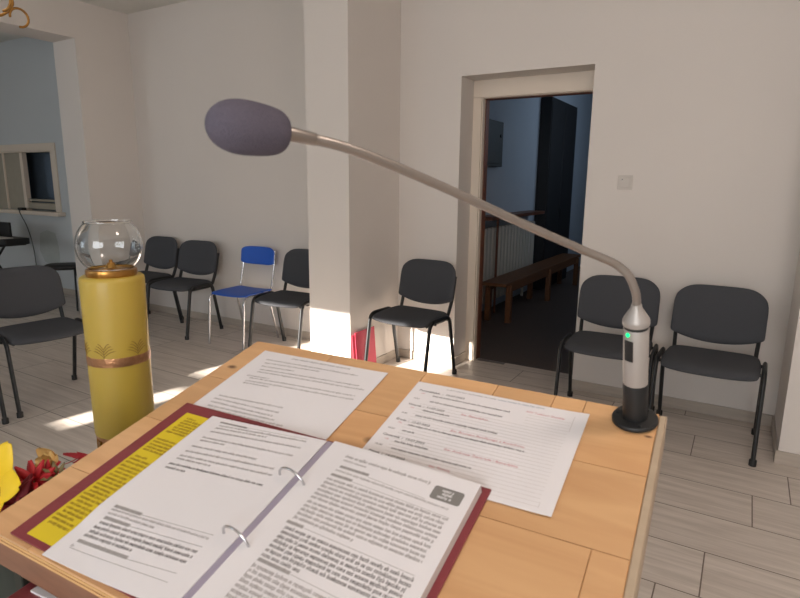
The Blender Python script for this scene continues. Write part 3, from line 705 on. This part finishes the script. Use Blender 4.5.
chair(-3.40,3.78,2,'charcoal padded chair right of the blue one, cut off by the white pier')
chair(-4.78,3.74,6,'charcoal padded chair immediately left of the blue chair')
chair(-5.46,3.80,2,'charcoal padded chair in the wall corner, half behind the glass globe')
chair(-4.07,2.02,84,'charcoal padded chair nearest the left edge, left of the yellow pillar lamp')
chair(-4.10,1.38,84,'charcoal padded chair cut by the left edge, only a leg in view')
# blue chair
root=empty('blue_chair',label='blue chair with chrome legs and a low blue backrest',cat='chair')
def bseat(s,t,z):
    x=s*2-1;y=t*2-1; yy=-.20+.02*abs(x)**4+(.39-.03*abs(x)**4)*t; e=max(abs(x),abs(y))
    return (x*.195,yy,.452-.022*max(0,-y-.35)**2-.008*(1-x*x)+z*.008*(1-.4*max(0,(e-.8)/.2)))
mb=MB(); mb.sheet(lambda s,t:bseat(s,t,1),lambda s,t:bseat(s,t,-1),12,12); mb.build('seat',BLUE,root,subsurf=1)
def bback(s,t,k):
    x=s*2-1; z=.655+.02*abs(x)**6*(1-t)+(.815-.655-.02*abs(x)**6)*t; w=.19*(1-.06*max(0,(t-.7)/.3)**3)
    return (x*w,.215+.12*(z-.6)-.02*x*x+k*.008,z)
mb=MB(); mb.sheet(lambda s,t:bback(s,t,-1),lambda s,t:bback(s,t,1),12,8); mb.build('backrest',BLUE,root,subsurf=1)
for sd in (-1,1):
    mb=MB(); mb.tube(fillet([(sd*.19,-.225,0),(sd*.19,-.195,.438),(sd*.178,.17,.43),(sd*.175,.225,.65),(sd*.172,.245,.78)],[.07,.05,.05],8),.010,12); mb.build('frame_tube',CHROME,root)
    mb=MB(); mb.tube([(sd*.18,.12,.43),(sd*.195,.225,0)],.010,12); mb.build('leg',CHROME,root)
mb=MB()
for yy in (-.12,.08): mb.tube([(-.185,yy,.432),(.185,yy,.432)],.008,10)
mb.build('cross_bar',CHROME,root)
place(root,-4.00,3.80,math.radians(4))

# stool and keyboard in the annex
root=empty('piano_stool',loc=(-6.80,3.66,0),rz=math.radians(50),label='black padded stool with splayed legs left of the glass globe',cat='stool')
def st(s,t,k):
    x=s*2-1;y=t*2-1; e=max(abs(x),abs(y)); return (x*.20*(1-.12*y*y*0),y*.16*(1-.15*abs(x)**4),.50-.03*max(0,-x-.5)+k*.032*(1-.5*max(0,(e-.75)/.25)**2))
mb=MB(); mb.sheet(lambda s,t:st(s,t,1),lambda s,t:st(s,t,-1),10,10); mb.build('seat',BLACKP,root,subsurf=1)
for sx in (-1,1):
    for sy in (-1,1):
        mb=MB(); mb.tube([(sx*.15,sy*.03,.475),(sx*.17,sy*.20,0)],.011,10); mb.build('leg',BLACKM,root)
root=empty('electronic_keyboard',loc=(-8.08,3.55,.72),label='black electronic keyboard on a stand at the left edge',cat='keyboard')
mb=MB(); mb.box(-.62,.62,-.14,.14,0,.075); mb.build('case',BLACKP,root,bevel=.012)
mb=MB(); mb.box(-.55,.55,-.135,-.01,.073,.083); mb.build('keys',PLASTW,root,bevel=.002)
mb=MB(); mb.box(-.60,.33,.06,.085,.075,.25); mb.build('music_rest',BLACKP,root,bevel=.004)
root=empty('keyboard_stand',loc=(-8.08,3.55,0),label='black folding stand with crossed legs under the keyboard',cat='stand')
for sy,nm in ((-.07,'leg'),(.07,'leg')):
    s_=1 if sy<0 else -1
    mb=MB(); mb.tube([(-.45*s_,sy,.02),(.45*s_,sy,.705)],.014,10); mb.build(nm,BLACKM,root)
for sx,zz in ((-.45,.706),(.45,.706),(-.45,.014),(.45,.014)):
    mb=MB(); mb.tube([(sx,-.17,zz),(sx,.17,zz)],.014,10); mb.build('foot_bar' if zz<.1 else 'rest_bar',BLACKM,root)
mb=MB(); mb.tube(spline([(-8.40,YN-.09,WZ0+.012),(-8.38,YN-.112,WZ0-.03),(-8.36,YN-.05,.85),(-8.31,YN-.03,.6),(-8.28,YN-.03,.3),(-8.26,YN-.04,.01)],8),.006,8); tag(mb.build('power_cable',GREYMET),'dark cable hanging from the sill of the serving window','cable')
mb=MB(); mb.box(-.06,.06,-.03,.03,0,.035); o=mb.build('adapter_box',BLACKP,loc=(-8.42,YN-.06,WZ0+.0005),bevel=.006); tag(o,'small black box on the sill of the serving window','box')

# ------------------------------------------------------------------ small wall things
root=empty('light_switch',loc=(-.735,YN-.0005,1.515),label='square light switch on the wall right of the doorway',cat='switch')
mb=MB(); mb.box(-.048,.048,-.008,0,-.048,.048); mb.build('plate',PLASTW,root,bevel=.004)
mb=MB(); mb.box(-.034,.034,-.015,-.007,-.034,.034); mb.build('rocker',PLASTW,root,bevel=.004)
mb=MB(); mb.box(-.022,-.014,-.0165,-.0145,.014,.022); mb.build('indicator',CHROME,root)
root=empty('wall_hook',loc=(-2.20,YN-.0005,1.50),label='small white hook on the wall above the lone chair, behind the microphone neck',cat='hook')
mb=MB(); mb.box(-.05,.035,-.006,0,-.03,.0); mb.build('plate',PLASTW,root,bevel=.002)
mb=MB(); mb.tube(fillet([(.01,-.003,-.01),(.01,-.03,-.012),(.01,-.032,.035)],.01),.004,8); mb.build('prong',PLASTW,root)
# red card folder leaning on the pier
root=empty('red_folder',loc=(-2.470,3.47,0),label='red folder leaning on the pier behind the lone chair',cat='folder')
mb=MB(); Mx=Matrix.Rotation(math.radians(-4.4),4,'Y'); mb.box(0,.004,.03,.30,.002,.36,0,Mx); mb.build('front_leaf',REDBAG,root,bevel=.001)
mb=MB(); Mx=Matrix.Translation((-.008,0,0))@Matrix.Rotation(math.radians(-4.2),4,'Y'); mb.box(0,.004,.0,.26,.002,.345,0,Mx); mb.build('back_leaf',REDBAG,root,bevel=.001)

# ------------------------------------------------------------------ corridor things
root=empty('wooden_bench',loc=(-2.26,7.35,-.004),label='long brown wooden bench along the dark corridor wall',cat='bench')
mb=MB(); mb.box(-.14,.14,-1.62,1.55,.42,.455); mb.build('seat',BENCHW,root,bevel=.004)
mb=MB(); mb.box(.11,.13,-1.5,1.45,.34,.42); mb.box(-.13,-.11,-1.5,1.45,.34,.42); mb.build('apron',BENCHW,root,bevel=.003)
for yy in (-1.45,0,1.4):
    for xx in (-.12,.12):
        mb=MB(); mb.box(xx-.03,xx+.03,yy-.03,yy+.03,0,.42); mb.build('leg',BENCHW,root,bevel=.003)
mb=MB(); RX=CX0+.03
for k in range(22): mb.box(RX,RX+.085,5.35+k*.11,5.35+k*.11+.085,.14,1.0)
mb.box(RX+.02,RX+.06,5.35,5.35+22*.11-.025,.18,.22); mb.box(RX+.02,RX+.06,5.35,5.35+22*.11-.025,.92,.96); mb.box(RX+.02,RX+.06,5.47,5.50,-.004,.2); mb.box(RX+.02,RX+.06,7.45,7.48,-.004,.2); mb.box(CX0+.0005,RX+.03,5.6,5.63,.5,.55); mb.box(CX0+.0005,RX+.03,7.2,7.23,.5,.55)
tag(mb.build('ribbed_radiator',RAD,bevel=.012),'pale ribbed radiator behind the bench in the corridor','radiator')
mb=MB(); mb.tube([(CX0+.145,6.28,-.003),(CX0+.145,6.28,1.09)],.014,10); tag(mb.build('upright_pipe',BROWN),'dark thin pipe rising in front of the radiator','pipe')
mb=MB(); mb.box(CX0+.0005,CX0+.22,5.9,7.8,1.10,1.14); tag(mb.build('wall_shelf',BROWN,bevel=.004),'dark brown shelf above the radiator in the corridor','shelf')
root=empty('electrical_panel',loc=(CX0,6.25,1.95),label='grey electrical panel box high on the corridor wall',cat='panel')
mb=MB(); mb.box(0,.06,-.30,.30,-.26,.24); mb.build('case',GREYMET,root,bevel=.004)
mb=MB(); mb.box(.06,.068,-.27,.27,-.23,.21); dd=mb.build('door',GREYMET,root,bevel=.003)
mb=MB(); mb.lathe([(0,0),(.018,0),(.018,.012),(0,.012)],n=16,M=Matrix.Translation((.068,.2,.08))@Matrix.Rotation(PI/2,4,'Y')); mb.build('lock',BLACKP,dd)
root=empty('tall_cupboard',loc=(CX0,8.70,-.004),label='tall dark cupboard against the corridor wall beyond the radiator',cat='cupboard')
mb=MB(); mb.box(.002,.16,-.66,.66,0,2.66); mb.build('body',DARKCAB,root,bevel=.004)
for y0,y1 in ((-.64,-.005),(.005,.64)):
    mb=MB(); mb.box(.16,.168,y0,y1,.08,2.6); dd=mb.build('door',DARKCAB,root,bevel=.002)
    mb=MB(); mb.box(.168,.174,(y1-.06 if y0<0 else y0+.03),(y1-.03 if y0<0 else y0+.06),1.0,1.15); mb.build('handle',BLACKM,dd,bevel=.003)

# ------------------------------------------------------------------ chandelier (upper left)
cc=at(-44,-14,4.1)
root=empty('chandelier',loc=cc,label='brass chandelier with lit bulbs and scrolled arms at the top left corner',cat='chandelier')
mb=MB(); zz=ZC-cc.z
mb.lathe([(0,-.12),(.02,-.11),(.045,-.05),(.03,0),(.012,.03),(.008,.06),(.008,zz-.04),(.06,zz-.02),(.065,zz-.0005),(0,zz-.0005)],n=24); mb.build('stem',BRASS,root)
for k in range(5):
    an=2*PI*k/5+.28; Mx=Matrix.Rotation(an,4,'Z')
    mb=MB(); pts=[Mx@Vector(p) for p in [(.02,0,-.03),(.10,0,-.10),(.20,0,-.10),(.27,0,-.03),(.26,0,.03)]]; mb.tube(spline(pts,8),.008,10)
    pts=[Mx@Vector((.30+.05*math.cos(t),.05*math.sin(t)*0,-.09+.05*math.sin(t))) for t in [PI*1.05-k2*.33 for k2 in range(16)]]; mb.tube(pts,.007,8)
    arm=mb.build('arm',BRASS,root)
    mb=MB(); mb.lathe([(0,.03),(.03,.035),(.035,.05),(.02,.052),(.018,.10),(0,.10)],c=Mx@Vector((.26,0,0)),n=20); mb.build('cup',BRASS,arm)
    mb=MB(); mb.lathe([(0,.10),(.012,.10),(.028,.13),(.032,.155),(.024,.18),(0,.192)],c=Mx@Vector((.26,0,0)),n=20); mb.build('bulb',BULB,arm)

# ------------------------------------------------------------------ light
def area(name,loc,rot,sx,sy,power,col):
    l=bpy.data.lights.new(name,'AREA'); l.shape='RECTANGLE'; l.size=sx; l.size_y=sy; l.energy=power; l.color=col
    o=bpy.data.objects.new(name,l); C.objects.link(o); o.location=loc; o.rotation_euler=rot; return o
def point(name,loc,power,col,r=.1):
    l=bpy.data.lights.new(name,'POINT'); l.energy=power; l.color=col; l.shadow_soft_size=r
    o=bpy.data.objects.new(name,l); C.objects.link(o); o.location=loc; return o
sl=bpy.data.lights.new('sun','SUN'); sl.energy=26; sl.angle=math.radians(.6); sl.color=(1,.93,.84)
so=bpy.data.objects.new('sun',sl); C.objects.link(so); so.rotation_euler=Vector((SX,1,-SE)).to_track_quat('-Z','Y').to_euler()
# fill lamp added at the blank south wall, daylight by the sun windows, ceiling lamp over the room, chandelier
area('south_fill',(.4,YS+.05,1.75),(math.radians(90),0,0),2.6,1.5,94,(.93,.97,1))  # added fill lamp; the south wall has no opening here
point('ceiling_lamp',(.6,.9,2.95),34,(1,.84,.75),.2)
point('chandelier_light',tuple(cc+Vector((0,0,.28))),3.5,(1,.96,.92),.25)
area('window_daylight_west',(-4.2,YS+.05,1.5),(math.radians(90),0,0),1.6,1.2,20,(.74,.88,1))
area('annex_fill',(-8.5,YS+.05,1.7),(math.radians(90),0,0),2.0,1.5,36,(.88,.95,1))  # cool fill added to brighten the annex, no window behind it
area('corridor_window',(-.45,8.6,2.5),(0,math.radians(90),0),1.0,1.4,10,(.62,.79,1))
w=bpy.data.worlds.new('sky'); bpy.context.scene.world=w; w.use_nodes=True; bg=w.node_tree.nodes['Background']; bg.inputs[0].default_value=(.62,.76,1,1); bg.inputs[1].default_value=1.2

vs=bpy.context.scene.view_settings; vs.view_transform='Standard'; vs.look='None'; vs.gamma=1; vs.exposure=0.0; vs.use_curve_mapping=False
